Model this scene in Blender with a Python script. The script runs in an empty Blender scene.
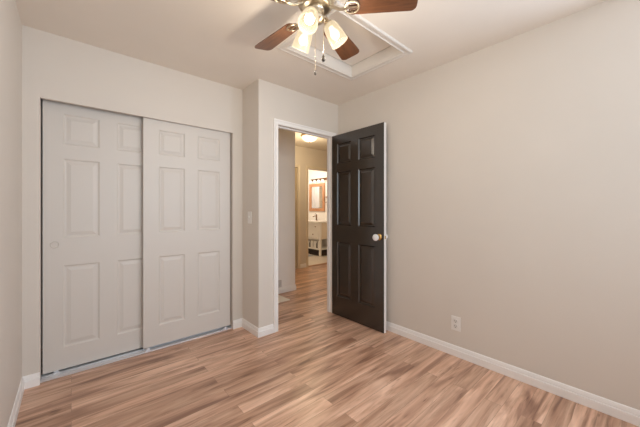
import bpy, bmesh, math, random
from math import sin, cos, pi, radians
from mathutils import Vector, Matrix

scene = bpy.context.scene
COL = scene.collection

# ------------------------------------------------------------------ camera
cam_data = bpy.data.cameras.new('camera')
cam = bpy.data.objects.new('camera', cam_data)
COL.objects.link(cam)
cam.location = (0, 0, 1.203)
cam.rotation_euler = (radians(90), 0, radians(-41.03))
cam_data.sensor_width = 36
cam_data.lens = 285.8 / 640 * 36
cam_data.shift_y = -3.82 / 640
cam_data.clip_start = 0.02
scene.camera = cam

# ------------------------------------------------------------------ world, daylight, exposure
world = bpy.data.worlds.new('sky')
scene.world = world
world.use_nodes = True
bg = world.node_tree.nodes['Background']
bg.inputs['Color'].default_value = (0.80, 0.90, 1.0, 1)
bg.inputs['Strength'].default_value = 1.0

def area_light(name, loc, rot, sx, sy, power, color):
    d = bpy.data.lights.new(name, 'AREA')
    d.shape = 'RECTANGLE'
    d.size, d.size_y = sx, sy
    d.energy = power
    d.color = color
    o = bpy.data.objects.new(name, d)
    COL.objects.link(o)
    o.location = loc
    o.rotation_euler = rot
    return o

# daylight entering through the bedroom window in the wall behind the camera
W_SKY = (8.8, 10.4, 11.3)     # watts per colour channel through the back window
FAN = (4.3, 3.8, 3.1)         # each fan lamp
def rgb_light(fn, p, *a):
    m = max(max(p), 1e-6)
    return fn(*a, m, [c / m for c in p])
rgb_light(area_light, W_SKY, 'window_daylight', (1.10, -1.18, 1.55), (radians(90), 0, 0), 1.6, 1.2).data.spread = radians(120)
W_SIDE = (22.5, 26.2, 32.0)   # through the window in the right wall
rgb_light(area_light, W_SIDE, 'side_window_daylight', (2.47, -0.55, 1.50), (radians(90), 0, radians(90)), 0.9, 1.2)

BULB = 8.0          # fan bulbs
SHADE = 0.8          # lit frosted glass of the fan shades
HALL = 16.5         # dome lamp of the hall
BATH = 13.0         # lamps over the bathroom mirror

vs = scene.view_settings
scene.display_settings.display_device = 'sRGB'
vs.view_transform = 'Standard'
vs.look = 'None'
vs.gamma = 1.0
vs.use_curve_mapping = False
vs.exposure = 0.12
scene.cycles.max_bounces = 10
scene.cycles.diffuse_bounces = 8
scene.cycles.sample_clamp_indirect = 6.0

# ------------------------------------------------------------------ materials
def new_mat(name):
    m = bpy.data.materials.new(name)
    m.use_nodes = True
    nt = m.node_tree
    return m, nt, nt.nodes['Principled BSDF']

def N(nt, t, **kw):
    n = nt.nodes.new(t)
    for k, v in kw.items():
        setattr(n, k, v)
    return n

def paint(name, col, rough=0.6, bump=0.0, scale=120.0, metal=0.0, var=0.03):
    """Plain painted or metal surface with faint mottling and optional texture."""
    m, nt, b = new_mat(name)
    tc = N(nt, 'ShaderNodeTexCoord')
    nz = N(nt, 'ShaderNodeTexNoise')
    nz.inputs['Scale'].default_value = 3.0
    nz.inputs['Detail'].default_value = 3.0
    nt.links.new(tc.outputs['Object'], nz.inputs['Vector'])
    mx = N(nt, 'ShaderNodeMix', data_type='RGBA')
    lo = [max(0, c * (1 - var)) for c in col] + [1]
    hi = [min(1, c * (1 + var)) for c in col] + [1]
    mx.inputs[6].default_value = lo
    mx.inputs[7].default_value = hi
    nt.links.new(nz.outputs['Fac'], mx.inputs[0])
    nt.links.new(mx.outputs[2], b.inputs['Base Color'])
    b.inputs['Roughness'].default_value = rough
    b.inputs['Metallic'].default_value = metal
    if bump > 0:
        n2 = N(nt, 'ShaderNodeTexNoise')
        n2.inputs['Scale'].default_value = scale
        n2.inputs['Detail'].default_value = 2.0
        nt.links.new(tc.outputs['Object'], n2.inputs['Vector'])
        bp = N(nt, 'ShaderNodeBump')
        bp.inputs['Strength'].default_value = bump
        bp.inputs['Distance'].default_value = 0.004
        nt.links.new(n2.outputs['Fac'], bp.inputs['Height'])
        nt.links.new(bp.outputs['Normal'], b.inputs['Normal'])
    return m

def glow(name, col, strength, base=(0.9, 0.86, 0.78)):
    m, nt, b = new_mat(name)
    b.inputs['Base Color'].default_value = (*base, 1)
    b.inputs['Roughness'].default_value = 0.4
    b.inputs['Emission Color'].default_value = (*col, 1)
    b.inputs['Emission Strength'].default_value = strength
    return m

def math_node(nt, op, a, b=None):
    n = N(nt, 'ShaderNodeMath', operation=op)
    for i, v in enumerate((a, b)):
        if v is None:
            continue
        if isinstance(v, (int, float)):
            n.inputs[i].default_value = v
        else:
            nt.links.new(v, n.inputs[i])
    return n.outputs[0]

def ramp(nt, fac, stops):
    r = N(nt, 'ShaderNodeValToRGB')
    e = r.color_ramp.elements
    while len(e) < len(stops):
        e.new(0.5)
    for el, (p, c) in zip(e, stops):
        el.position = p
        el.color = (*c, 1)
    nt.links.new(fac, r.inputs['Fac'])
    return r.outputs['Color']

def floor_planks():
    """Laminate: planks along x, each with its own stretch of long streaky grain."""
    m, nt, b = new_mat('laminate_planks')
    tc = N(nt, 'ShaderNodeTexCoord')
    br = N(nt, 'ShaderNodeTexBrick')
    br.offset = 0.37
    br.offset_frequency = 2
    for k, v in (('Scale', 1.0), ('Brick Width', 1.22), ('Row Height', 0.098), ('Mortar Size', 0.0008), ('Mortar Smooth', 0.2), ('Bias', 0.0)):
        br.inputs[k].default_value = v
    br.inputs['Color1'].default_value = (0, 0, 0, 1)
    br.inputs['Color2'].default_value = (1, 1, 1, 1)
    br.inputs['Mortar'].default_value = (0.5, 0.5, 0.5, 1)
    nt.links.new(tc.outputs['Object'], br.inputs['Vector'])
    rnd = br.outputs['Color']
    sep = N(nt, 'ShaderNodeSeparateXYZ')
    nt.links.new(tc.outputs['Object'], sep.inputs[0])
    def coords(sx, sy, shift):
        c = N(nt, 'ShaderNodeCombineXYZ')
        nt.links.new(math_node(nt, 'MULTIPLY', sep.outputs['X'], sx), c.inputs['X'])
        nt.links.new(math_node(nt, 'MULTIPLY', sep.outputs['Y'], sy), c.inputs['Y'])
        nt.links.new(math_node(nt, 'MULTIPLY', rnd, shift), c.inputs['Z'])
        return c.outputs[0]
    def noise(vec, scale, detail, rough, dist):
        n = N(nt, 'ShaderNodeTexNoise')
        for k, v in (('Scale', scale), ('Detail', detail), ('Roughness', rough), ('Distortion', dist)):
            n.inputs[k].default_value = v
        nt.links.new(vec, n.inputs['Vector'])
        return n.outputs['Fac']
    broad = noise(coords(1.1, 9.0, 41.0), 1.3, 3.0, 0.5, 1.2)      # light and dark bands
    streak = noise(coords(1.6, 26.0, 23.0), 1.6, 5.0, 0.65, 0.8)   # fine long grain
    crack = noise(coords(1.5, 16.0, 67.0), 1.4, 2.0, 0.5, 1.8)     # dark mineral streaks
    c1 = ramp(nt, broad, [(0.30, FLOOR_DARK), (0.47, FLOOR_MID), (0.68, FLOOR_LIGHT)])
    c2 = ramp(nt, streak, [(0.28, (0.66, 0.62, 0.58)), (0.50, (1.0, 1.0, 1.0)), (0.72, (1.10, 1.10, 1.09))])
    c3 = ramp(nt, crack, [(0.24, (0.40, 0.33, 0.28)), (0.335, (1.0, 1.0, 1.0))])
    tone = ramp(nt, rnd, [(0.0, (0.80, 0.77, 0.74)), (0.5, (1.0, 1.0, 1.0)), (1.0, (1.12, 1.12, 1.12))])
    out = c1
    for c in (c2, c3, tone):
        mul = N(nt, 'ShaderNodeMix', data_type='RGBA', blend_type='MULTIPLY')
        mul.inputs[0].default_value = 1.0
        nt.links.new(out, mul.inputs[6])
        nt.links.new(c, mul.inputs[7])
        out = mul.outputs[2]
    joint = N(nt, 'ShaderNodeMix', data_type='RGBA')
    nt.links.new(math_node(nt, 'MULTIPLY', br.outputs['Fac'], 0.6), joint.inputs[0])
    nt.links.new(out, joint.inputs[6])
    joint.inputs[7].default_value = (0.10, 0.05, 0.03, 1)
    nt.links.new(joint.outputs[2], b.inputs['Base Color'])
    b.inputs['Roughness'].default_value = 0.30
    b.inputs['Specular IOR Level'].default_value = 0.5
    bp = N(nt, 'ShaderNodeBump')
    bp.inputs['Strength'].default_value = 0.06
    bp.inputs['Distance'].default_value = 0.002
    nt.links.new(streak, bp.inputs['Height'])
    nt.links.new(bp.outputs['Normal'], b.inputs['Normal'])
    return m

FLOOR_DARK = (0.30, 0.16, 0.107)
FLOOR_MID = (0.58, 0.35, 0.24)
FLOOR_LIGHT = (0.79, 0.535, 0.395)

def wood(name, dark, light, rough=0.35, stretch=14.0):
    m, nt, b = new_mat(name)
    tc = N(nt, 'ShaderNodeTexCoord')
    mp = N(nt, 'ShaderNodeMapping')
    mp.inputs['Scale'].default_value = (1.5, stretch, stretch)
    nt.links.new(tc.outputs['Object'], mp.inputs['Vector'])
    n1 = N(nt, 'ShaderNodeTexNoise')
    n1.inputs['Scale'].default_value = 4.0
    n1.inputs['Detail'].default_value = 5.0
    n1.inputs['Distortion'].default_value = 0.8
    nt.links.new(mp.outputs[0], n1.inputs['Vector'])
    nt.links.new(ramp(nt, n1.outputs['Fac'], [(0.3, dark), (0.7, light)]), b.inputs['Base Color'])
    b.inputs['Roughness'].default_value = rough
    return m

def tiles(name, col, grout, size, wall=False):
    m, nt, b = new_mat(name)
    tc = N(nt, 'ShaderNodeTexCoord')
    br = N(nt, 'ShaderNodeTexBrick')
    br.offset = 0.0
    br.inputs['Scale'].default_value = 1.0
    br.inputs['Brick Width'].default_value = size
    br.inputs['Row Height'].default_value = size
    br.inputs['Mortar Size'].default_value = 0.003
    br.inputs['Color1'].default_value = (*col, 1)
    br.inputs['Color2'].default_value = (*[c * 0.94 for c in col], 1)
    br.inputs['Mortar'].default_value = (*grout, 1)
    mp = N(nt, 'ShaderNodeMapping')
    if wall:
        mp.inputs['Rotation'].default_value = (radians(90), 0, 0)
    nt.links.new(tc.outputs['Object'], mp.inputs['Vector'])
    nt.links.new(mp.outputs[0], br.inputs['Vector'])
    nt.links.new(br.outputs['Color'], b.inputs['Base Color'])
    b.inputs['Roughness'].default_value = 0.3
    return m

M_WALL = paint('wall_paint', (0.70, 0.652, 0.595), 0.55, 0.05, 150)
M_CEIL = paint('ceiling_paint', (0.83, 0.775, 0.705), 0.7, 0.06, 110)
M_HALL = paint('hall_paint', (0.66, 0.60, 0.52), 0.55, 0.05, 150)
M_CORNER = paint('pale_hall_corner_paint', (0.86, 0.85, 0.845), 0.55, 0.05, 150)
M_TRIM = paint('white_trim', (0.90, 0.885, 0.87), 0.35, var=0.01)
M_DOOR = paint('closet_door_paint', (0.665, 0.63, 0.59), 0.42, 0.03, 90, var=0.01)
M_WHITE = paint('white_door_paint', (0.82, 0.81, 0.81), 0.35, var=0.01)
M_DARK = paint('dark_brown_door_paint', (0.023, 0.0155, 0.0105), 0.25, 0.03, 70, var=0.05)
M_DARK.node_tree.nodes['Principled BSDF'].inputs['Specular IOR Level'].default_value = 1.0
M_FLOOR = floor_planks()
M_HATCH = paint('hatch_trim_paint', (0.72, 0.685, 0.64), 0.5, var=0.01)
M_TILE = tiles('beige_floor_tile', (0.72, 0.63, 0.52), (0.55, 0.47, 0.38), 0.33)
M_ALU = paint('aluminium_track', (0.74, 0.75, 0.78), 0.35, metal=0.55)
M_NICKEL = paint('champagne_nickel', (0.62, 0.53, 0.40), 0.28, metal=1.0)
M_BRASS = paint('polished_brass', (0.78, 0.53, 0.20), 0.22, metal=1.0)
M_PORC = paint('white_porcelain', (0.86, 0.86, 0.87), 0.12, var=0.01)
M_BLADE = wood('fan_blade_wood', (0.085, 0.036, 0.018), (0.165, 0.068, 0.032), 0.28)
def frosted(name, col, strength, clear):
    m, nt, b = new_mat(name)
    b.inputs['Base Color'].default_value = (0.10, 0.09, 0.07, 1)
    b.inputs['Roughness'].default_value = 0.35
    b.inputs['Emission Color'].default_value = (*col, 1)
    b.inputs['Emission Strength'].default_value = strength
    tr = N(nt, 'ShaderNodeBsdfTransparent')
    mx = N(nt, 'ShaderNodeMixShader')
    mx.inputs[0].default_value = clear
    nt.links.new(b.outputs[0], mx.inputs[1])
    nt.links.new(tr.outputs[0], mx.inputs[2])
    nt.links.new(mx.outputs[0], nt.nodes['Material Output'].inputs['Surface'])
    return m
M_SHADE = frosted('lit_frosted_glass', (1.0, 0.80, 0.52), SHADE, 0.42)
M_SHADE_IN = frosted('lit_frosted_glass_inside', (1.0, 0.78, 0.48), SHADE * 0.6, 0.42)
M_BULB = glow('lit_bulb', (1.0, 0.85, 0.62), BULB, (0.2, 0.18, 0.15))
M_DOME = glow('lit_hall_dome', (1.0, 0.84, 0.58), 1.5, (0.10, 0.09, 0.07))
M_BSHADE = glow('lit_bathroom_shade', (1.0, 0.88, 0.72), 1.5, (0.1, 0.09, 0.07))
M_FOB = paint('dark_bronze_fob', (0.022, 0.014, 0.008), 0.5)
M_BLACK = paint('dark_fob', (0.02, 0.016, 0.012), 0.4)
M_BRONZE = paint('bronze_fittings', (0.20, 0.10, 0.045), 0.35, metal=0.8)
M_PLATE = paint('outlet_plastic', (0.84, 0.82, 0.79), 0.35, var=0.01)
M_RECEPT = paint('receptacle_plastic', (0.75, 0.72, 0.69), 0.35, var=0.01)
M_SLOT = paint('slot_dark', (0.05, 0.045, 0.04), 0.6)
M_VAN = paint('vanity_paint', (0.80, 0.77, 0.73), 0.4, var=0.01)
M_COUNTER = paint('vanity_counter', (0.86, 0.83, 0.79), 0.15, var=0.02)
M_OAK = wood('mirror_frame_wood', (0.42, 0.19, 0.09), (0.58, 0.29, 0.15), 0.45)
M_MIRROR = paint('mirror_glass', (0.93, 0.94, 0.94), 0.02, metal=1.0, var=0.0)
M_TOWEL = paint('white_towel', (0.82, 0.80, 0.77), 0.95, 0.5, 300)
M_BASKET = paint('dark_basket', (0.045, 0.032, 0.024), 0.8, 0.6, 160)
M_RUG = paint('beige_mat', (0.80, 0.73, 0.64), 0.95, 0.6, 260)
M_GREY = paint('grey_mat', (0.42, 0.43, 0.46), 0.95, 0.6, 260)
M_CURT = paint('white_curtain', (0.84, 0.83, 0.84), 0.85, 0.1, 200)
M_VENT = paint('vent_metal', (0.62, 0.60, 0.60), 0.4, var=0.01)
M_BATHW = paint('bathroom_paint', (0.84, 0.80, 0.75), 0.5, 0.03, 150)

# ------------------------------------------------------------------ mesh helpers
def obj(name, bm, mats, parent=None, smooth=False, angle=35):
    bmesh.ops.recalc_face_normals(bm, faces=bm.faces[:])
    me = bpy.data.meshes.new(name)
    bm.to_mesh(me)
    bm.free()
    for m in (mats if isinstance(mats, (list, tuple)) else [mats]):
        me.materials.append(m)
    if smooth:
        for p in me.polygons:
            p.use_smooth = True
        me.set_sharp_from_angle(angle=radians(angle))
    o = bpy.data.objects.new(name, me)
    COL.objects.link(o)
    if parent is not None:
        o.parent = parent
    return o

def tag(o, label=None, cat=None, group=None, kind=None):
    if label: o['label'] = label
    if cat: o['category'] = cat
    if group: o['group'] = group
    if kind: o['kind'] = kind
    return o

def empty(name, loc=(0, 0, 0), rz=0.0):
    o = bpy.data.objects.new(name, None)
    o.empty_display_size = 0.1
    COL.objects.link(o)
    o.location = loc
    o.rotation_euler = (0, 0, rz)
    return o

def box(bm, x0, x1, y0, y1, z0, z1, bev=0.0, mat=0):
    r = bmesh.ops.create_cube(bm, size=1.0)
    vs_ = r['verts']
    for v in vs_:
        v.co = Vector(((x0 + x1) / 2 + v.co.x * (x1 - x0), (y0 + y1) / 2 + v.co.y * (y1 - y0), (z0 + z1) / 2 + v.co.z * (z1 - z0)))
    fs = set(f for v in vs_ for f in v.link_faces)
    for f in fs:
        f.material_index = mat
    if bev > 0:
        es = list(set(e for v in vs_ for e in v.link_edges))
        bmesh.ops.bevel(bm, geom=es, offset=bev, segments=2, profile=0.5, affect='EDGES')
    return bm

def B(*a, **k):
    return box(bmesh.new(), *a, **k)

def lathe(bm, prof, seg=32, mtx=None, close=False):
    """prof: list of (r, z). Revolve about z, then apply mtx."""
    mtx = mtx or Matrix()
    rings = []
    for r, z in prof:
        if r < 1e-6:
            rings.append([bm.verts.new(mtx @ Vector((0, 0, z)))])
        else:
            rings.append([bm.verts.new(mtx @ Vector((r * cos(2 * pi * i / seg), r * sin(2 * pi * i / seg), z))) for i in range(seg)])
    for a, b in zip(rings[:-1], rings[1:]):
        for i in range(seg):
            j = (i + 1) % seg
            if len(a) == 1 and len(b) == 1:
                continue
            if len(a) == 1:
                bm.faces.new((a[0], b[i], b[j]))
            elif len(b) == 1:
                bm.faces.new((a[i], a[j], b[0]))
            else:
                bm.faces.new((a[i], a[j], b[j], b[i]))
    return bm

def tube(bm, pts, r, seg=10, caps=True):
    pts = [Vector(p) for p in pts]
    rs = r if isinstance(r, (list, tuple)) else [r] * len(pts)
    rings = []
    up = Vector((0, 0, 1))
    prev = None
    for i, p in enumerate(pts):
        t = (pts[min(i + 1, len(pts) - 1)] - pts[max(i - 1, 0)]).normalized()
        if prev is None:
            a = t.cross(up)
            if a.length < 1e-3:
                a = t.cross(Vector((1, 0, 0)))
        else:
            a = prev - t * prev.dot(t)
        a.normalize()
        prev = a
        b = t.cross(a)
        rings.append([bm.verts.new(p + (a * cos(2 * pi * k / seg) + b * sin(2 * pi * k / seg)) * rs[i]) for k in range(seg)])
    for A, C in zip(rings[:-1], rings[1:]):
        for k in range(seg):
            j = (k + 1) % seg
            bm.faces.new((A[k], A[j], C[j], C[k]))
    if caps:
        bm.faces.new(rings[0])
        bm.faces.new(rings[-1])
    return bm

def sweep_profile(bm, prof, p0, p1, out, up=Vector((0, 0, 1)), m0=0.0, m1=0.0):
    """Extrude a profile [(depth, height)] from p0 to p1; depth along `out`, height along `up`.
    m0/m1: how far the ends shift per unit of height (mitre) along the run."""
    p0, p1, out = Vector(p0), Vector(p1), Vector(out)
    t = (p1 - p0).normalized()
    A = [bm.verts.new(p0 + out * d + up * h + t * (m0[0] * d + m0[1] * h)) for d, h in prof] if isinstance(m0, tuple) else [bm.verts.new(p0 + out * d + up * h) for d, h in prof]
    C = [bm.verts.new(p1 + out * d + up * h + t * (m1[0] * d + m1[1] * h)) for d, h in prof] if isinstance(m1, tuple) else [bm.verts.new(p1 + out * d + up * h) for d, h in prof]
    n = len(prof)
    for i in range(n):
        j = (i + 1) % n
        bm.faces.new((A[i], A[j], C[j], C[i]))
    bm.faces.new(A)
    bm.faces.new(C[::-1])
    return bm

BASE = [(0, 0), (0.013, 0), (0.014, 0.050), (0.012, 0.053), (0.0065, 0.0535), (0.0065, 0.0575), (0.010, 0.058), (0.009, 0.064), (0.0065, 0.076), (0.004, 0.083), (0, 0.085)]
CASE = [(0, 0), (0.012, 0), (0.013, 0.006), (0.010, 0.012), (0.012, 0.030), (0.017, 0.040), (0.017, 0.050), (0.0, 0.052)]

def panel_door(w, h, t, cols, rows, front=0, edge=0, back=0, both=False, depth=0.010, field=0.003):
    """Moulded panel door, u along +x 0..w, front face at y=0 looking to -y, z 0..h."""
    bm = bmesh.new()
    def face_side(y, sgn, mi):
        xs = sorted(set([0, w] + [v for c in cols for v in c]))
        zs = sorted(set([0, h] + [v for r in rows for v in r]))
        def V(x, d, z):
            return bm.verts.new((x, y + sgn * d, z))
        def quad(vs_):
            f = bm.faces.new(vs_)
            f.material_index = mi
        for a, b in zip(xs[:-1], xs[1:]):
            for c, d in zip(zs[:-1], zs[1:]):
                if (a, b) in cols and (c, d) in rows:
                    rings = []
                    for ins, dep in ((0, 0), (0.003, 0.0), (0.012, depth * 0.9), (0.016, depth), (0.022, depth), (0.046, field), (0.050, field)):
                        rings.append([V(a + ins, dep, c + ins), V(b - ins, dep, c + ins), V(b - ins, dep, d - ins), V(a + ins, dep, d - ins)])
                    for P, Q in zip(rings[:-1], rings[1:]):
                        for i in range(4):
                            j = (i + 1) % 4
                            quad((P[i], P[j], Q[j], Q[i]))
                    quad(rings[-1])
                else:
                    quad((V(a, 0, c), V(b, 0, c), V(b, 0, d), V(a, 0, d)))
    face_side(0, 1, front)
    if both:
        face_side(t, -1, back)
    else:
        f = bm.faces.new([bm.verts.new(p) for p in ((0, t, 0), (0, t, h), (w, t, h), (w, t, 0))])
        f.material_index = back
    for ps in (((0, 0, 0), (w, 0, 0), (w, t, 0), (0, t, 0)), ((0, 0, h), (w, 0, h), (w, t, h), (0, t, h)),
               ((0, 0, 0), (0, 0, h), (0, t, h), (0, t, 0)), ((w, 0, 0), (w, 0, h), (w, t, h), (w, t, 0))):
        f = bm.faces.new([bm.verts.new(p) for p in ps])
        f.material_index = edge
    bmesh.ops.remove_doubles(bm, verts=bm.verts[:], dist=1e-5)
    return bm

# ------------------------------------------------------------------ the setting
XL, YC, XR, XB, YD, H = -0.249, 2.752, 2.388, 1.334, 2.416, 2.44
YB = -1.10           # wall behind the camera
ZT = 2.62            # wall tops, above the ceilings
HC = 2.50            # hall ceiling
CX0, CX1, CZ = -0.163, 1.228, 1.977     # closet opening
DX0, DX1, DZ = 1.545, 2.292, 2.047      # doorway

def struct(name, bm, m, label, cat, smooth=False):
    return tag(obj(name, bm, m, None, smooth), label, cat, None, 'structure')

struct('floor', B(-0.40, 5.45, -1.22, 4.745, -0.10, 0.0), M_FLOOR, 'wood look laminate plank floor of the bedroom and hall', 'floor')
struct('floor_bathroom', B(3.0, 5.45, 4.745, 7.75, -0.10, 0.0), M_TILE, 'beige tile floor of the bathroom beyond the hall', 'floor')

struct('wall_left', B(XL - 0.12, XL, YB - 0.12, 3.57, 0, ZT), M_WALL, 'plain beige wall at the left edge of the bedroom', 'wall')
WX0, WX1, WZ0, WZ1 = 0.25, 1.95, 0.92, 2.18
bm = bmesh.new()
box(bm, XL, CX0, YC, YC + 0.115, 0, ZT)
box(bm, CX1, XB, YC, YC + 0.115, 0, ZT)
box(bm, CX0, CX1, YC, YC + 0.026, CZ, CZ + 0.06)
box(bm, CX0, CX1, YC, YC + 0.115, CZ + 0.06, ZT)
struct('wall_closet', bm, M_WALL, 'beige wall around the sliding closet doors', 'wall')
struct('wall_closet_back', B(XL, XB, 3.45, 3.57, 0, ZT), M_WALL, 'back wall inside the closet behind the sliding doors', 'wall')
struct('wall_return', B(XB, XB + 0.115, YD, 3.48, 0, ZT), M_WALL, 'short beige return wall holding the light switch', 'wall')
bm = bmesh.new()
J = 0.02
box(bm, XB + 0.115, DX0 - J, YD, YD + 0.09, 0, ZT)
box(bm, DX1 + J, XR + 0.115, YD, YD + 0.09, 0, ZT)
box(bm, DX0 - J, DX1 + J, YD, YD + 0.09, DZ + J, ZT)
struct('wall_doorway', bm, M_WALL, 'beige wall around the open doorway to the hall', 'wall')
bm = bmesh.new()
SY0, SY1 = -1.02, -0.08
box(bm, XR, XR + 0.115, YB - 0.12, SY0, 0, ZT)
box(bm, XR, XR + 0.115, SY1, YD, 0, ZT)
box(bm, XR, XR + 0.115, SY0, SY1, 0, WZ0)
box(bm, XR, XR + 0.115, SY0, SY1, WZ1, ZT)
struct('wall_right', bm, M_WALL, 'large plain beige wall on the right with an outlet', 'wall')
bm = bmesh.new()
box(bm, XL, WX0, YB - 0.12, YB, 0, ZT)
box(bm, WX1, XR, YB - 0.12, YB, 0, ZT)
box(bm, WX0, WX1, YB - 0.12, YB, 0, WZ0)
box(bm, WX0, WX1, YB - 0.12, YB, WZ1, ZT)
struct('wall_back', bm, M_WALL, 'beige wall with the window behind the camera', 'wall')
bm = bmesh.new()
for a in ((WX0, WX0 + 0.04, WZ0, WZ1), (WX1 - 0.04, WX1, WZ0, WZ1), (WX0, WX1, WZ0, WZ0 + 0.04), (WX0, WX1, WZ1 - 0.04, WZ1), (1.085, 1.115, WZ0, WZ1)):
    box(bm, a[0], a[1], YB - 0.118, YB - 0.085, a[2], a[3])
struct('window_1', bm, M_TRIM, 'white window frame in the wall behind the camera', 'window')

bm = bmesh.new()
for a in ((SY0, SY0 + 0.04, WZ0, WZ1), (SY1 - 0.04, SY1, WZ0, WZ1), (SY0 + 0.04, SY1 - 0.04, WZ0, WZ0 + 0.04), (SY0 + 0.04, SY1 - 0.04, WZ1 - 0.04, WZ1), (SY0 + 0.04, SY1 - 0.04, 1.535, 1.565)):
    box(bm, XR + 0.085, XR + 0.113, a[0], a[1], a[2], a[3])
struct('window_2', bm, M_TRIM, 'white window frame in the right wall behind the camera', 'window')

# ceiling with the attic hatch opening
HX0, HX1, HY0, HY1 = 1.235, 1.955, 1.260, 1.800
bm = bmesh.new()
y1c = YD + 0.05
box(bm, XL, HX0, YB, YC + 0.1, H, H + 0.13)
box(bm, HX1, XR, YB, YD, H, H + 0.13)
box(bm, HX0, HX1, YB, HY0, H, H + 0.13)
box(bm, HX0, HX1, HY1, YD, H, H + 0.13)
box(bm, HX0, XB, YD, YC + 0.1, H, H + 0.13)
box(bm, XL, XB, YC + 0.1, 3.45, H, H + 0.13)
bmesh.ops.remove_doubles(bm, verts=bm.verts[:], dist=1e-5)
struct('ceiling', bm, M_CEIL, 'pale flat bedroom ceiling around the fan and hatch', 'ceiling')

# hall and bathroom shell
struct('wall_hall_corner', B(XB, 2.534, 3.48, 4.69, 0, ZT), M_CORNER, 'pale wall corner straight across the hall from the doorway', 'wall')
bm = bmesh.new()
O2 = (2.72, 3.482); O3 = (3.748, 4.53); OZ = 2.065
box(bm, 2.534, O2[0], 4.69, 4.80, 0, ZT)
box(bm, O2[1], O3[0], 4.69, 4.80, 0, ZT)
box(bm, O3[1], 5.30, 4.69, 4.80, 0, ZT)
box(bm, O2[0], O2[1], 4.69, 4.80, OZ, ZT)
box(bm, O3[0], O3[1], 4.69, 4.80, OZ, ZT)
struct('wall_hall_far', bm, M_HALL, 'tan wall at the far side of the hall around the bathroom opening', 'wall')
struct('wall_hall_right', B(5.0, 5.1, YD + 0.115, 4.69, 0, ZT), M_HALL, 'tan end wall of the hall hidden past the dark door', 'wall')
struct('wall_hall_near', B(XR + 0.115, 5.0, YD, YD + 0.115, 0, ZT), M_HALL, 'hall side wall beyond the bedroom', 'wall')
struct('ceiling_hall', B(XB + 0.115, 5.0, YD + 0.085, 4.69, HC, HC + 0.1), M_HALL, 'hall ceiling with the lit dome lamp', 'ceiling')
struct('wall_bathroom_mirror', B(5.30, 5.40, 4.80, 7.7, 0, ZT), M_BATHW, 'pale bathroom wall behind the wood framed mirror', 'wall')
struct('wall_bathroom_left', B(3.05, 3.15, 4.80, 7.7, 0, ZT), M_BATHW, 'bathroom side wall hidden left of the opening', 'wall')
struct('wall_bathroom_back', B(3.15, 5.30, 7.6, 7.7, 0, ZT), tiles('beige_wall_tile', (0.74, 0.66, 0.55), (0.5, 0.43, 0.34), 0.15, True), 'tiled bathroom back wall seen in the mirror', 'wall')
struct('ceiling_bathroom', B(3.15, 5.30, 4.80, 7.6, HC, HC + 0.1), M_CEIL, 'bathroom ceiling above the vanity', 'ceiling')

# baseboards
def baseboard(name, runs, label):
    bm = bmesh.new()
    for p0, p1, out, m0, m1 in runs:
        sweep_profile(bm, BASE, p0, p1, out, m0=m0, m1=m1)
    return struct(name, bm, M_TRIM, label, 'baseboard')
Z = 0.0
baseboard('baseboard_left', [((XL, YB, Z), (XL, YC, Z), (1, 0, 0), 0.0, (-1, 0))], 'white baseboard along the left wall')
baseboard('baseboard_closet', [((XL, YC, Z), (CX0, YC, Z), (0, -1, 0), (1, 0), 0.0),
                               ((CX1, YC, Z), (XB, YC, Z), (0, -1, 0), 0.0, (-1, 0))], 'short white baseboard pieces beside the closet opening')
baseboard('baseboard_return', [((XB, YC, Z), (XB, YD, Z), (-1, 0, 0), (1, 0), (1, 0))], 'white baseboard on the return wall under the light switch')
baseboard('baseboard_doorway', [((XB, YD, Z), (DX0 - 0.052, YD, Z), (0, -1, 0), (-1, 0), 0.0)], 'white baseboard piece left of the door casing')
baseboard('baseboard_right', [((XR, YD, Z), (XR, YB, Z), (-1, 0, 0), 0.0, 0.0)], 'white baseboard along the right wall below the outlet')
baseboard('baseboard_hall', [((XB + 0.115, 3.48, Z), (2.534, 3.48, Z), (0, -1, 0), 0.0, (1, 0)), ((2.534, 3.48, Z), (2.534, 4.69, Z), (1, 0, 0), (-1, 0), 0.0)],
          'white baseboard around the hall wall corner')
baseboard('baseboard_hall_far', [((O2[1] + 0.052, 4.69, Z), (O3[0] - 0.052, 4.69, Z), (0, -1, 0), 0.0, 0.0)], 'baseboard between the two far hall openings')

# door casings and jambs
def casing(name, x0, x1, z, y, m, label, cas=CASE):
    """Three mitred casing pieces around an opening in a wall facing -y."""
    bm = bmesh.new()
    o = Vector((0, -1, 0))
    sweep_profile(bm, cas, (x0, y, 0), (x0, y, z), o, up=Vector((-1, 0, 0)), m1=(0, 1))
    sweep_profile(bm, cas, (x1, y, 0), (x1, y, z), o, up=Vector((1, 0, 0)), m1=(0, 1))
    sweep_profile(bm, cas, (x0, y, z), (x1, y, z), o, up=Vector((0, 0, 1)), m0=(0, -1), m1=(0, 1))
    return struct(name, bm, m, label, 'door casing')
def jamb(name, x0, x1, z, y0, y1, m, label, t=0.019, stop=True):
    bm = bmesh.new()
    box(bm, x0 - t, x0, y0, y1, 0, z + t)
    box(bm, x1, x1 + t, y0, y1, 0, z + t)
    box(bm, x0, x1, y0, y1, z, z + t)
    if stop:
        ys = y0 + 0.040
        box(bm, x0, x0 + 0.010, ys, ys + 0.035, 0, z)
        box(bm, x1 - 0.010, x1, ys, ys + 0.035, 0, z)
        box(bm, x0 + 0.010, x1 - 0.010, ys, ys + 0.035, z - 0.010, z)
    return struct(name, bm, m, label, 'door jamb')
casing('trim_1', DX0, DX1, DZ, YD, M_TRIM, 'white door casing around the doorway to the hall')
jamb('trim_2', DX0, DX1, DZ, YD - 0.001, YD + 0.091, M_TRIM, 'white door jamb lining the doorway to the hall')
M_TANTRIM = paint('tan_trim', (0.70, 0.62, 0.50), 0.4)
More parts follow.
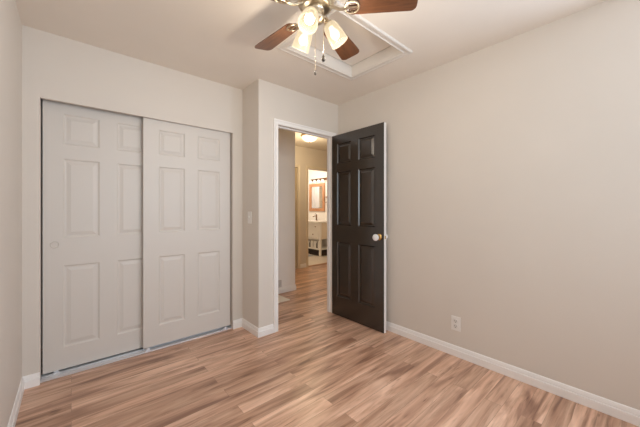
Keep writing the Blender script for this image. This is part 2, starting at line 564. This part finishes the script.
casing('trim_3', O3[0], O3[1], OZ, 4.69, M_TANTRIM, 'tan casing around the bathroom opening')
casing('trim_4', O2[0], O2[1], OZ, 4.69, M_TANTRIM, 'tan casing around the closed far hall door')
struct('trim_5', B(O3[0], O3[1], 4.70, 4.78, 0.0, 0.008, bev=0.003), wood('oak_threshold', (0.36, 0.17, 0.07), (0.5, 0.26, 0.12)), 'brown wood threshold strip at the bathroom opening', 'threshold')

# closed door at the far side of the hall, a sliver of it in view
t = empty('door_4', (O2[0] + 0.003, 4.73, 0.01))
tag(t, 'closed tan door in shadow at far left of the hall', 'door', None, 'structure')
obj('door_leaf', panel_door(O2[1] - O2[0] - 0.006, OZ - 0.014, 0.035, [(0.11, 0.32), (0.43, 0.64)], [(0.2, 0.82), (1.0, 1.6), (1.7, 1.92)]),
    paint('tan_door_paint', (0.46, 0.36, 0.22), 0.45), t)

# ------------------------------------------------------------------ dark six panel door, open into the room
d1 = empty('door_1', (2.277, 2.405, 0.008), -pi / 2)
tag(d1, 'open dark brown six panel door with white edge and porcelain knob', 'door', None, 'structure')
cols = [(0.080, 0.303), (0.398, 0.621)]
rows = [(0.214, 0.833), (1.018, 1.622), (1.714, 1.945)]
obj('door_leaf', panel_door(0.730, 2.042, 0.035, cols, rows, 0, 1, 1, both=True, depth=0.013, field=0.001), [M_DARK, M_WHITE], d1)
def knob_bm(sgn):
    """Porcelain knob on the front (sgn -1) or back (+1) of the door; local y is the door's depth."""
    y0 = 0.0 if sgn < 0 else 0.035
    mt = Matrix.Translation((0.672, y0, 0.926)) @ Matrix.Rotation(radians(90 if sgn < 0 else -90), 4, 'X')
    return mt
for s, nm in ((-1, 'front'), (1, 'back')):
    mt = knob_bm(s)
    rose = obj('knob_rose', lathe(bmesh.new(), [(0, 0), (0.031, 0), (0.031, 0.003), (0.026, 0.008), (0.015, 0.011), (0.011, 0.022), (0.012, 0.026), (0, 0.026)], 28, mt), M_BRASS, d1, True)
    rose['label'] = 'brass rose plate behind the knob'
    k = obj('door_knob', lathe(bmesh.new(), [(0, 0.0255), (0.013, 0.0255), (0.014, 0.032), (0.023, 0.036), (0.0315, 0.046), (0.0335, 0.056), (0.030, 0.066), (0.018, 0.0725), (0, 0.0745)], 28, mt), M_PORC, d1, True)
    k['label'] = 'round white porcelain knob'
obj('latch_plate', B(0.7295, 0.7312, 0.008, 0.027, 0.912, 0.940), M_BRASS, d1)
for z in (0.20, 1.02, 1.82):
    bm = bmesh.new()
    tube(bm, [(-0.003, 0.040, z), (-0.003, 0.040, z + 0.09)], 0.006)
    box(bm, -0.0012, 0.0008, 0.004, 0.036, z, z + 0.09)
    obj('hinge', bm, M_BRASS, d1)

# ------------------------------------------------------------------ sliding closet doors and tracks
def closet_door(name, x0, x1, yf, z0, z1, cols, rows, label):
    r = empty(name, (x0, yf, z0))
    tag(r, label, 'closet door', None, 'structure')
    obj('door_leaf', panel_door(x1 - x0, z1 - z0, 0.035, [(a - x0, b - x0) for a, b in cols], [(a - z0, b - z0) for a, b in rows], depth=0.008, field=0.002), M_DOOR, r)
    return r
dl = closet_door('door_2', -0.1545, 0.560, 2.838, 0.026, 2.012, [(-0.048, 0.172), (0.278, 0.498)],
                 [(0.182, 0.793), (0.992, 1.583), (1.683, 1.915)], 'left white six panel sliding closet door, set behind the other')
bm = lathe(bmesh.new(), [(0.0, 0.0005), (0.018, 0.0), (0.0195, -0.005), (0.023, -0.0065), (0.0265, -0.004), (0.027, 0.001)], 28,
           Matrix.Translation((0.064, 0.0, 0.922)) @ Matrix.Rotation(radians(-90), 4, 'X'))
obj('finger_pull', bm, M_DOOR, dl, True)
dr = closet_door('door_3', 0.457, 1.218, 2.788, 0.032, 1.983, [(0.570, 0.788), (0.895, 1.113)],
                 [(0.196, 0.800), (1.003, 1.580), (1.678, 1.899)], 'right white six panel sliding closet door, in front of the other')
# floor track: ribbed aluminium sill with guide blocks
bm = bmesh.new()
prof = [(0, 0), (0, 0.010), (0.004, 0.012), (0.022, 0.012), (0.023, 0.007), (0.028, 0.007), (0.029, 0.012), (0.044, 0.013), (0.046, 0.006),
        (0.052, 0.006), (0.054, 0.013), (0.072, 0.013), (0.073, 0.007), (0.078, 0.007), (0.079, 0.012), (0.100, 0.012), (0.100, 0)]
sweep_profile(bm, prof, (CX0, 2.772, 0), (CX1, 2.772, 0), (0, 1, 0))
tk = struct('trim_6', bm, M_ALU, 'ribbed aluminium floor track under the sliding closet doors', 'door track')
for x, y in ((-0.10, 2.846), (0.475, 2.793), (1.150, 2.793)):
    bm = bmesh.new()
    box(bm, x, x + 0.034, y - 0.006, y + 0.030, 0.010, 0.020, bev=0.002)
    box(bm, x + 0.006, x + 0.028, y - 0.014, y - 0.009, 0.010, 0.030, bev=0.001)
    obj('guide_block', bm, M_ALU, tk)
bm = bmesh.new()
box(bm, CX0, CX1, 2.780, 2.866, CZ + 0.054, CZ + 0.059)
box(bm, CX0, CX1, 2.827, 2.833, CZ + 0.020, CZ + 0.054)
struct('trim_7', bm, M_SLOT, 'overhead track at the top of the closet opening', 'door track')

# ------------------------------------------------------------------ attic hatch
hx = empty('attic_hatch', ((HX0 + HX1) / 2, (HY0 + HY1) / 2, H))
tag(hx, 'white framed recessed attic hatch in the ceiling beside the fan', 'attic hatch')
def local(o):       # mesh was built in world space: bring it under its empty
    o.matrix_parent_inverse = o.parent.matrix_basis.inverted()
    return o
hx.matrix_basis = Matrix.Translation(hx.location)
bm = bmesh.new()
FR = [(0, 0), (0.012, 0), (0.014, 0.006), (0.009, 0.013), (0.011, 0.036), (0.015, 0.042), (0.013, 0.050), (0, 0.054)]
dn = Vector((0, 0, -1))
for p0, p1, up in (((HX0, HY0, H), (HX1, HY0, H), (0, -1, 0)), ((HX1, HY0, H), (HX1, HY1, H), (1, 0, 0)),
                   ((HX1, HY1, H), (HX0, HY1, H), (0, 1, 0)), ((HX0, HY1, H), (HX0, HY0, H), (-1, 0, 0))):
    sweep_profile(bm, FR, p0, p1, dn, up=Vector(up), m0=(0, -1), m1=(0, 1))
local(obj('frame', bm, M_HATCH, hx))
bm = bmesh.new()
g = 0.004
box(bm, HX0, HX0 + g, HY0, HY1, H - 0.002, H + 0.118)
box(bm, HX1 - g, HX1, HY0, HY1, H - 0.002, H + 0.118)
box(bm, HX0 + g, HX1 - g, HY0, HY0 + g, H - 0.002, H + 0.118)
box(bm, HX0 + g, HX1 - g, HY1 - g, HY1, H - 0.002, H + 0.118)
box(bm, HX0, HX1, HY0, HY1, H + 0.118, H + 0.126)  # unseen lid added to keep sky light out of the panel seam
local(obj('liner', bm, M_HATCH, hx))
local(obj('panel', B(HX0 + g + 0.007, HX1 - g - 0.007, HY0 + g + 0.007, HY1 - g - 0.007, H + 0.085, H + 0.10), M_CEIL, hx))

# ------------------------------------------------------------------ ceiling fan with light kit
FX, FY = 1.009, 1.194
fan = empty('ceiling_fan', (FX, FY, H))
tag(fan, 'ceiling fan with five wood blades and three lit glass shades', 'ceiling fan')
def fp(x, y, z):
    return Vector((x, y, z - H))
hs = lathe(bmesh.new(), [(0, 0), (0.082, 0), (0.082, -0.012), (0.072, -0.030), (0.072, -0.040), (0.098, -0.052), (0.102, -0.075), (0.100, -0.112),
                         (0.090, -0.128), (0.070, -0.138), (0.0, -0.140)], 40)
obj('motor_housing', hs, M_NICKEL, fan, True)
sw = lathe(bmesh.new(), [(0, -0.139), (0.046, -0.140), (0.047, -0.150), (0.043, -0.156), (0.043, -0.186), (0.047, -0.192), (0.044, -0.204), (0.028, -0.216),
                         (0.012, -0.222), (0.007, -0.232), (0, -0.234)], 36)
obj('light_kit', sw, M_NICKEL, fan, True)
TP = -0.239          # blade pitch: height per unit of sideways offset
def blade_mesh():
    bm = bmesh.new()
    out = []
    r0, r1, w0, w1 = 0.178, 0.537, 0.050, 0.0665
    rc0, rc1 = 0.022, 0.030
    def corner(cx, cy, rc, a0):
        for i in range(7):
            a = a0 + i * (pi / 2) / 6
            out.append((cx + rc * cos(a), cy + rc * sin(a)))
    corner(r1 - rc1, w1 - rc1, rc1, 0)
    corner(r0 + rc0, w0 - rc0, rc0, pi / 2)
    corner(r0 + rc0, -w0 + rc0, rc0, pi)
    corner(r1 - rc1, -w1 + rc1, rc1, 3 * pi / 2)
    top = [bm.verts.new((x, y, 0.003)) for x, y in out]
    bot = [bm.verts.new((x, y, -0.003)) for x, y in out]
    bm.faces.new(top)
    bm.faces.new(bot[::-1])
    n = len(out)
    for i in range(n):
        j = (i + 1) % n
        bm.faces.new((top[i], top[j], bot[j], bot[i]))
    for v in bm.verts:
        v.co.z += TP * v.co.y
    return bm
def iron_mesh():
    """Curved arm from the motor to a heart shaped loop screwed under the blade."""
    bm = bmesh.new()
    def pz(x, y, dz=-0.008):
        return (x, y, TP * y + dz)
    tube(bm, [(0.080, 0, 0.012), (0.105, 0, 0.000), (0.130, 0, -0.012), (0.155, 0, -0.012), (0.175, 0, -0.009)], [0.010, 0.009, 0.008, 0.008, 0.007])
    for s in (1, -1):
        pts = []
        for i in range(15):
            a = i / 14 * pi
            x = 0.160 + 0.036 * (1 - cos(a)) 
            y = s * 0.033 * sin(a) ** 0.8
            pts.append(pz(x, y))
        tube(bm, pts, 0.0055)
    tube(bm, [pz(0.17, 0), pz(0.232, 0)], 0.0052)
    for x, y in ((0.196, 0.030), (0.196, -0.030), (0.231, 0)):
        lathe(bm, [(0, -0.004), (0.008, -0.003), (0.009, 0.004), (0, 0.004)], 14, Matrix.Translation(pz(x, y)))
    return bm
blade0 = None
for k in range(5):
    a = -0.883 + k * 2 * pi / 5
    if blade0 is None:
        blade0 = obj('blade', blade_mesh(), M_BLADE, fan)
        iron0 = obj('blade_bracket', iron_mesh(), M_NICKEL, blade0, True)
        b_ = blade0
    else:
        b_ = blade0.copy(); COL.objects.link(b_); b_.parent = fan
        i_ = iron0.copy(); COL.objects.link(i_); i_.parent = b_
    b_.location = (0, 0, 2.296 - H)
    b_.rotation_euler = (0, 0, a)

SR0, SR1, SZ0, SZ1 = 0.072, 0.135, 2.231, 2.135
def shade_parts():
    ax = Vector((SR1 - SR0, 0, SZ1 - SZ0)); L = ax.length; ax.normalize()
    rot = Vector((0, 0, 1)).rotation_difference(ax).to_matrix().to_4x4()
    mt = Matrix.Translation((SR0, 0, SZ0 - H)) @ rot
    prof_o = [(0.021, 0.0), (0.031, 0.004), (0.038, 0.016), (0.043, 0.036), (0.047, 0.064), (0.0495, 0.094), (0.051, L + 0.004)]
    prof_i = [(r - 0.003, z + (0.002 if z < 0.01 else 0)) for r, z in prof_o[::-1]]
    sh = lathe(bmesh.new(), prof_o + prof_i, 32, mt)
    bu = lathe(bmesh.new(), [(0, 0.020), (0.012, 0.021), (0.013, 0.034), (0.020, 0.048), (0.025, 0.062), (0.0245, 0.074), (0.018, 0.086), (0.009, 0.092), (0, 0.0935)], 24, mt)
    cap = lathe(bmesh.new(), [(0, -0.020), (0.010, -0.020), (0.014, -0.012), (0.024, -0.006), (0.0255, 0.006), (0.0225, 0.006), (0.0225, 0.0025), (0.016, 0.0025), (0.014, 0.021), (0, 0.021)], 28, mt)
    tube(cap, [(0.040, 0, 2.262 - H), (0.052, 0, 2.262 - H), (0.060, 0, 2.257 - H), (0.066, 0, 2.246 - H)], 0.008)
    return sh, bu, cap
s0 = None
for k in range(3):
    a = radians(212.2) - k * 2 * pi / 3
    if s0 is None:
        sh, bu, cap = shade_parts()
        a0 = obj('lamp_arm', cap, M_NICKEL, fan, True)
        s0 = obj('lamp_shade', sh, [M_SHADE, M_SHADE_IN], a0, True)
        for p in s0.data.polygons:
            if 6 * 32 <= p.index:
                p.material_index = 1
        u0 = obj('bulb', bu, M_BULB, a0, True)
        s0['label'] = 'lit frosted glass bell shade'
        a_ = a0
    else:
        a_ = a0.copy(); COL.objects.link(a_); a_.parent = fan
        for q in (s0, u0):
            c = q.copy(); COL.objects.link(c); c.parent = a_
    a_.rotation_euler = (0, 0, a)
    ld = bpy.data.lights.new('fan_lamp', 'POINT')
    ld.shadow_soft_size = 0.03
    ld.energy = max(max(FAN), 1e-6)
    ld.color = [c / max(max(FAN), 1e-6) for c in FAN]
    lo = bpy.data.objects.new('fan_lamp', ld)
    COL.objects.link(lo)
    lo.location = (FX + 0.162 * cos(a), FY + 0.162 * sin(a), 2.094)
def chain(x, y, z0, z1, name):
    bm = bmesh.new()
    tube(bm, [(x - FX, y - FY, z0 - H), (x - FX, y - FY, z1 - H)], 0.0011, 6)
    for i in range(int((z0 - z1) / 0.006)):
        bmesh.ops.create_icosphere(bm, subdivisions=1, radius=0.0018, matrix=Matrix.Translation((x - FX, y - FY, z0 - H - 0.006 * i)))
    return obj(name, bm, M_NICKEL, fan)
c1 = chain(1.022, 1.215, 2.25, 1.975, 'pull_chain')
f = obj('fob', lathe(bmesh.new(), [(0, 0), (0.004, -0.001), (0.0055, -0.006), (0.0055, -0.020), (0.003, -0.024), (0, -0.024)], 14, Matrix.Translation((0.013, 0.021, 1.975 - H))), M_FOB, c1, True)
f['label'] = 'dark cylindrical fob'
c2 = chain(1.043, 1.170, 2.24, 2.055, 'pull_chain')
f = obj('fob', lathe(bmesh.new(), [(0, 0), (0.003, -0.001), (0.004, -0.008), (0.008, -0.013), (0.0115, -0.022), (0.012, -0.030), (0.008, -0.037), (0, -0.039)], 18, Matrix.Translation((0.034, -0.024, 2.055 - H))), M_FOB, c2, True)
f['label'] = 'bronze bell shaped fob'

# ------------------------------------------------------------------ outlet and light switch
ot = empty('wall_outlet', (XR, 1.040, 0.267), -pi / 2)     # local x runs along -y of the room, local -y faces the room
tag(ot, 'white duplex wall outlet low on the right wall', 'wall outlet')
obj('cover_plate', B(-0.037, 0.037, -0.006, 0.0, -0.058, 0.058, bev=0.002), M_PLATE, ot)
for z in (0.021, -0.021):
    bm = lathe(bmesh.new(), [(0, 0.006), (0.017, 0.006), (0.0175, 0.0085), (0, 0.009)], 24, Matrix.Translation((0, 0, z)) @ Matrix.Rotation(radians(90), 4, 'X'))
    rc = obj('receptacle', bm, M_RECEPT, ot, True)
    bm = bmesh.new()
    box(bm, -0.0080, -0.0055, -0.0098, -0.0086, z - 0.002, z + 0.008)
    box(bm, 0.0055, 0.0080, -0.0098, -0.0086, z - 0.002, z + 0.008)
    box(bm, -0.0028, 0.0028, -0.0098, -0.0086, z - 0.011, z - 0.006)
    obj('slot', bm, M_SLOT, rc)
obj('screw', lathe(bmesh.new(), [(0, 0.006), (0.004, 0.006), (0.003, 0.0078), (0, 0.008)], 14, Matrix.Rotation(radians(90), 4, 'X')), M_PLATE, ot, True)

sw = empty('light_switch', (XB, 2.589, 1.125), -pi / 2)
tag(sw, 'beige toggle light switch on the short return wall', 'light switch')
obj('cover_plate', B(-0.037, 0.037, -0.006, 0.0, -0.059, 0.059, bev=0.002), M_PLATE, sw)
bm = bmesh.new()
box(bm, -0.005, 0.005, -0.018, -0.006, -0.002, 0.012, bev=0.001)
obj('toggle', bm, M_PLATE, sw)
for z in (0.034, -0.034):
    obj('screw', lathe(bmesh.new(), [(0, 0.006), (0.004, 0.006), (0.003, 0.0078), (0, 0.008)], 14, Matrix.Translation((0, 0, z)) @ Matrix.Rotation(radians(90), 4, 'X')), M_PLATE, sw, True)

# ------------------------------------------------------------------ hall: wall register, mat, dome lamp
vt = empty('air_register', (2.145, 3.48, 0.0))
tag(vt, 'grey louvred air register low on the hall wall corner', 'air vent')
bm = bmesh.new()
W_ = 0.14
box(bm, -0.15, W_, -0.012, 0.0, 0.088, 0.104); box(bm, -0.15, W_, -0.012, 0.0, 0.176, 0.192)
box(bm, -0.15, -0.13, -0.012, 0.0, 0.104, 0.176); box(bm, W_ - 0.02, W_, -0.012, 0.0, 0.104, 0.176)
obj('frame', bm, M_VENT, vt)
bm = bmesh.new()
for i in range(5):
    z = 0.106 + i * 0.0142
    bm2 = [bm.verts.new(p) for p in ((-0.13, -0.011, z), (W_ - 0.02, -0.011, z), (W_ - 0.02, -0.002, z + 0.009), (-0.13, -0.002, z + 0.009))]
    bm3 = [bm.verts.new(v.co + Vector((0, 0.0006, 0.0015))) for v in bm2]
    bm.faces.new(bm2); bm.faces.new(bm3[::-1])
    for i2 in range(4):
        j2 = (i2 + 1) % 4
        bm.faces.new((bm2[i2], bm2[j2], bm3[j2], bm3[i2]))
obj('louvres', bm, M_VENT, vt)
tag(obj('floor_mat', B(1.50, 2.195, 3.125, 3.43, 0.0005, 0.010, bev=0.003), M_RUG), 'beige floor mat, its corner showing on the hall floor by the doorway', 'floor mat')

hl = empty('hall_ceiling_light', (3.14, 3.885, HC))
tag(hl, 'lit scalloped glass dome lamp on the hall ceiling', 'ceiling light')
obj('base', lathe(bmesh.new(), [(0, 0), (0.155, 0), (0.158, -0.008), (0.146, -0.018), (0.13, -0.020), (0, -0.020)], 40), M_BRASS, hl, True)
bm = bmesh.new()
prof = [(0.136, -0.019), (0.137, -0.030), (0.128, -0.055), (0.108, -0.080), (0.078, -0.098), (0.040, -0.108), (0.0, -0.111)]
seg = 64
rings = []
for r, z in prof:
    if r == 0:
        rings.append([bm.verts.new((0, 0, z))])
    else:
        rings.append([bm.verts.new((r * (1 + 0.03 * cos(16 * 2 * pi * i / seg)) * cos(2 * pi * i / seg), r * (1 + 0.03 * cos(16 * 2 * pi * i / seg)) * sin(2 * pi * i / seg), z)) for i in range(seg)])
for A, C in zip(rings[:-1], rings[1:]):
    for i in range(seg):
        j = (i + 1) % seg
        if len(C) == 1: bm.faces.new((A[i], A[j], C[0]))
        else: bm.faces.new((A[i], A[j], C[j], C[i]))
obj('glass_dome', bm, M_DOME, hl, True)
def lamp(name, loc, p, r=0.04):
    d = bpy.data.lights.new(name, 'POINT')
    d.shadow_soft_size = r
    d.energy = p[3]
    d.color = p[:3]
    o = bpy.data.objects.new(name, d)
    COL.objects.link(o)
    o.location = loc
    return o
lamp('hall_lamp', (3.14, 3.885, HC - 0.36), (1.0, 0.80, 0.52, HALL), 0.10)
obj('finial', lathe(bmesh.new(), [(0, -0.108), (0.007, -0.110), (0.011, -0.118), (0.007, -0.126), (0, -0.129)], 16), M_BRASS, hl, True)

# ------------------------------------------------------------------ bathroom: vanity, mirror, lamp bar, towels
VX, VY0, VY1 = 4.79, 5.50, 6.66
vn = empty('bathroom_vanity', (VX, VY0, 0))
tag(vn, 'white bathroom vanity with drawers and an open bottom shelf', 'vanity')
DP, LW = 0.50, VY1 - VY0
bm = bmesh.new()
box(bm, 0.02, DP, 0.05, LW - 0.05, 0.43, 0.865)
box(bm, 0.0, 0.02, 0.05, LW - 0.05, 0.43, 0.46); box(bm, 0.0, 0.02, 0.05, LW - 0.05, 0.655, 0.675); box(bm, 0.0, 0.02, 0.05, LW - 0.05, 0.850, 0.865)
obj('cabinet', bm, M_VAN, vn)
for x in (0.0, DP - 0.05):
    for y in (0.0, LW - 0.05):
        obj('leg', B(x, x + 0.05, y, y + 0.05, 0.0, 0.865, bev=0.003), M_VAN, vn)
obj('side_panel', B(0.05, DP - 0.05, 0.005, 0.04, 0.45, 0.865), paint('vanity_side', (0.74, 0.64, 0.52), 0.45), vn)
obj('bottom_shelf', B(0.005, DP - 0.005, 0.005, LW - 0.005, 0.165, 0.20, bev=0.002), M_VAN, vn)
ct = obj('countertop', B(-0.025, DP + 0.008, -0.025, LW + 0.025, 0.865, 0.902, bev=0.004), M_COUNTER, vn)
obj('backsplash', B(DP - 0.014, DP + 0.008, -0.025, LW + 0.025, 0.902, 0.99, bev=0.002), M_COUNTER, ct)
dw = []
def drawer(y0, y1, z0, z1, knobs):
    d = obj('drawer', B(-0.004, 0.016, y0 + 0.003, y1 - 0.003, z0, z1, bev=0.003), M_VAN, vn)
    for ky in knobs:
        kb = lathe(bmesh.new(), [(0, 0), (0.006, 0), (0.006, 0.012), (0.015, 0.018), (0.016, 0.025), (0, 0.028)], 16,
                   Matrix.Translation((-0.004, ky, (z0 + z1) / 2)) @ Matrix.Rotation(radians(-90), 4, 'Y'))
        obj('drawer_knob', kb, M_BRONZE, d, True)
drawer(0.052, 0.315, 0.678, 0.848, [0.165]); drawer(0.318, 0.580, 0.678, 0.848, [0.472])
drawer(0.580, 0.845, 0.678, 0.848, [0.69]); drawer(0.845, 1.108, 0.678, 0.848, [0.98])
drawer(0.052, 0.480, 0.462, 0.653, [0.263]); drawer(0.480, 0.680, 0.462, 0.653, [0.58]); drawer(0.680, 1.108, 0.462, 0.653, [0.89])
fc = empty('faucet', (5.17, 6.09, 0.903))
tag(fc, 'bronze single hole faucet on the vanity countertop', 'faucet')
bm = lathe(bmesh.new(), [(0, 0), (0.026, 0), (0.026, 0.008), (0.018, 0.014), (0.017, 0.150), (0.012, 0.158), (0, 0.159)], 20)
obj('body', bm, M_BRONZE, fc, True)
obj('spout', tube(bmesh.new(), [(-0.010, 0, 0.12), (-0.07, 0.0, 0.125), (-0.115, 0, 0.115), (-0.125, 0, 0.095)], 0.011), M_BRONZE, fc, True)
obj('handle', tube(bmesh.new(), [(0, 0, 0.155), (0.0, 0.012, 0.175), (0, 0.07, 0.19)], [0.010, 0.008, 0.006]), M_BRONZE, fc, True)

mr = empty('wall_mirror', (5.30, 6.21, 1.16))
tag(mr, 'wood framed wall mirror above the bathroom vanity', 'mirror')
bm = bmesh.new()
MW, MH, fw = 0.335, 0.785, 0.085
box(bm, -0.028, 0, -MW, -MW + fw, 0, MH); box(bm, -0.028, 0, MW - fw, MW, 0, MH)
box(bm, -0.027, 0, -MW + fw, MW - fw, 0, fw); box(bm, -0.027, 0, -MW + fw, MW - fw, MH - fw, MH)
obj('frame', bm, M_OAK, mr)
obj('mirror_glass', B(-0.012, -0.004, -MW + fw, MW - fw, fw, MH - fw), M_MIRROR, mr)

vl = empty('vanity_light', (5.30, 6.13, 2.045))
tag(vl, 'bar lamp with lit glass shades above the bathroom mirror', 'wall lamp')
obj('backplate', B(-0.025, 0, -0.34, 0.34, -0.022, 0.040, bev=0.004), M_BRONZE, vl)
for i in range(4):
    y = -0.255 + i * 0.170
    ar = obj('arm', tube(bmesh.new(), [(-0.02, y, 0.015), (-0.075, y, 0.020), (-0.095, y, 0.010), (-0.095, y, -0.010)], 0.009), M_BRONZE, vl, True)
    obj('lamp_shade', lathe(bmesh.new(), [(0.018, -0.005), (0.030, -0.010), (0.038, -0.03), (0.046, -0.072), (0.043, -0.072), (0.034, -0.03), (0.016, -0.008)], 22, Matrix.Translation((-0.095, y, 0))), M_BSHADE, ar, True)

lamp('vanity_lamp', (4.62, 5.85, 2.02), (1.0, 0.88, 0.72, BATH), 0.06)
lamp('vanity_lamp', (4.62, 6.40, 2.02), (1.0, 0.88, 0.72, BATH), 0.06)

# folded things on the open shelf
def towel(y, x, label):
    bm = bmesh.new()
    z0 = 0.202
    lathe(bm, [(0, 0), (0.040, 0.0), (0.047, 0.006), (0.048, 0.06), (0.048, 0.165), (0.046, 0.174), (0.03, 0.176), (0.026, 0.170), (0.018, 0.176), (0, 0.174)], 22, Matrix.Translation((x, y, z0)))
    return tag(obj('rolled_towel', bm, M_TOWEL, None, True), label, 'towel', 'rolled towels on the vanity shelf')
for i in range(6):
    towel(5.62 + i * 0.145, 4.87, 'white rolled towel standing on the open vanity shelf')
def bottle(y, x):
    bm = lathe(bmesh.new(), [(0, 0), (0.024, 0), (0.027, 0.004), (0.027, 0.11), (0.020, 0.128), (0.011, 0.134), (0.011, 0.145), (0.014, 0.146), (0.014, 0.168), (0, 0.170)], 18, Matrix.Translation((x, y, 0.2005)))
    return tag(obj('dark_bottle', bm, M_BLACK, None, True), 'dark bottle between the rolled towels on the vanity shelf', 'bottle', 'dark bottles on the vanity shelf')
for i in range(3):
    bottle(5.693 + i * 0.29, 4.86)
def basket(y0, y1, x0, x1, label):
    t = empty('storage_basket', ((x0 + x1) / 2, (y0 + y1) / 2, 0.0))
    tag(t, label, 'basket')
    bm = bmesh.new()
    hx_, hy_ = (x1 - x0) / 2, (y1 - y0) / 2
    th = 0.012
    box(bm, -hx_, hx_, -hy_, hy_, 0.001, 0.013)
    box(bm, -hx_, -hx_ + th, -hy_, hy_, 0.013, 0.13); box(bm, hx_ - th, hx_, -hy_, hy_, 0.013, 0.13)
    box(bm, -hx_ + th, hx_ - th, -hy_, -hy_ + th, 0.013, 0.13); box(bm, -hx_ + th, hx_ - th, hy_ - th, hy_, 0.013, 0.13)
    obj('body', bm, M_BASKET, t)
    bm = bmesh.new()
    e = 0.004
    tube(bm, [(-hx_, -hy_ , 0.132), (hx_, -hy_, 0.132), (hx_, hy_, 0.132), (-hx_, hy_, 0.132), (-hx_, -hy_, 0.132)], 0.008, 8)
    obj('rim', bm, M_BASKET, t, True)
basket(5.57, 6.02, 4.86, 5.22, 'dark basket on the floor under the near end of the vanity shelf')
basket(6.10, 6.58, 4.86, 5.22, 'dark basket on the floor under the far end of the vanity shelf')
tag(obj('bath_mat', B(4.40, 4.745, 5.72, 6.5, 0.0005, 0.014, bev=0.004), M_GREY), 'grey bath mat on the tile floor in front of the vanity', 'bath mat')

tr = empty('towel_ring', (5.30, 5.80, 1.55))
tag(tr, 'bronze towel ring on the wall right of the mirror', 'towel ring')
obj('mount', lathe(bmesh.new(), [(0, 0), (0.022, 0), (0.022, 0.008), (0.009, 0.012), (0.009, 0.045), (0, 0.046)], 16, Matrix.Rotation(radians(-90), 4, 'Y')), M_BRONZE, tr, True)
ring = [(-0.040, 0.075 * sin(2 * pi * i / 28), -0.072 + 0.075 * cos(2 * pi * i / 28)) for i in range(29)]
obj('ring', tube(bmesh.new(), ring, 0.006, 8), M_BRONZE, tr, True)

# shower curtain on the far bathroom side, seen in the mirror
bm = bmesh.new()
n = 120
fr, bk = [], []
for i in range(n + 1):
    u = i / n
    x = 4.56 + u * 0.70
    y = 6.95 + 0.035 * sin(u * 2 * pi * 11) + 0.012 * sin(u * 2 * pi * 4.3)
    fr.append((bm.verts.new((x, y, 0.06)), bm.verts.new((x, y, 2.02))))
    bk.append((bm.verts.new((x, y + 0.003, 0.06)), bm.verts.new((x, y + 0.003, 2.02))))
for L_ in (fr, bk):
    for a, b in zip(L_[:-1], L_[1:]):
        bm.faces.new((a[0], b[0], b[1], a[1]))
for q in (0, n):
    bm.faces.new((fr[q][0], fr[q][1], bk[q][1], bk[q][0]))
tag(obj('shower_curtain', bm, M_CURT, None, True, 80), 'white pleated shower curtain reflected in the bathroom mirror', 'shower curtain')
tag(obj('curtain_rod', tube(bmesh.new(), [(3.15, 6.95, 2.045), (5.30, 6.95, 2.045)], 0.0125, 12), M_NICKEL, None, True), 'metal rod carrying the white shower curtain', 'curtain rod')
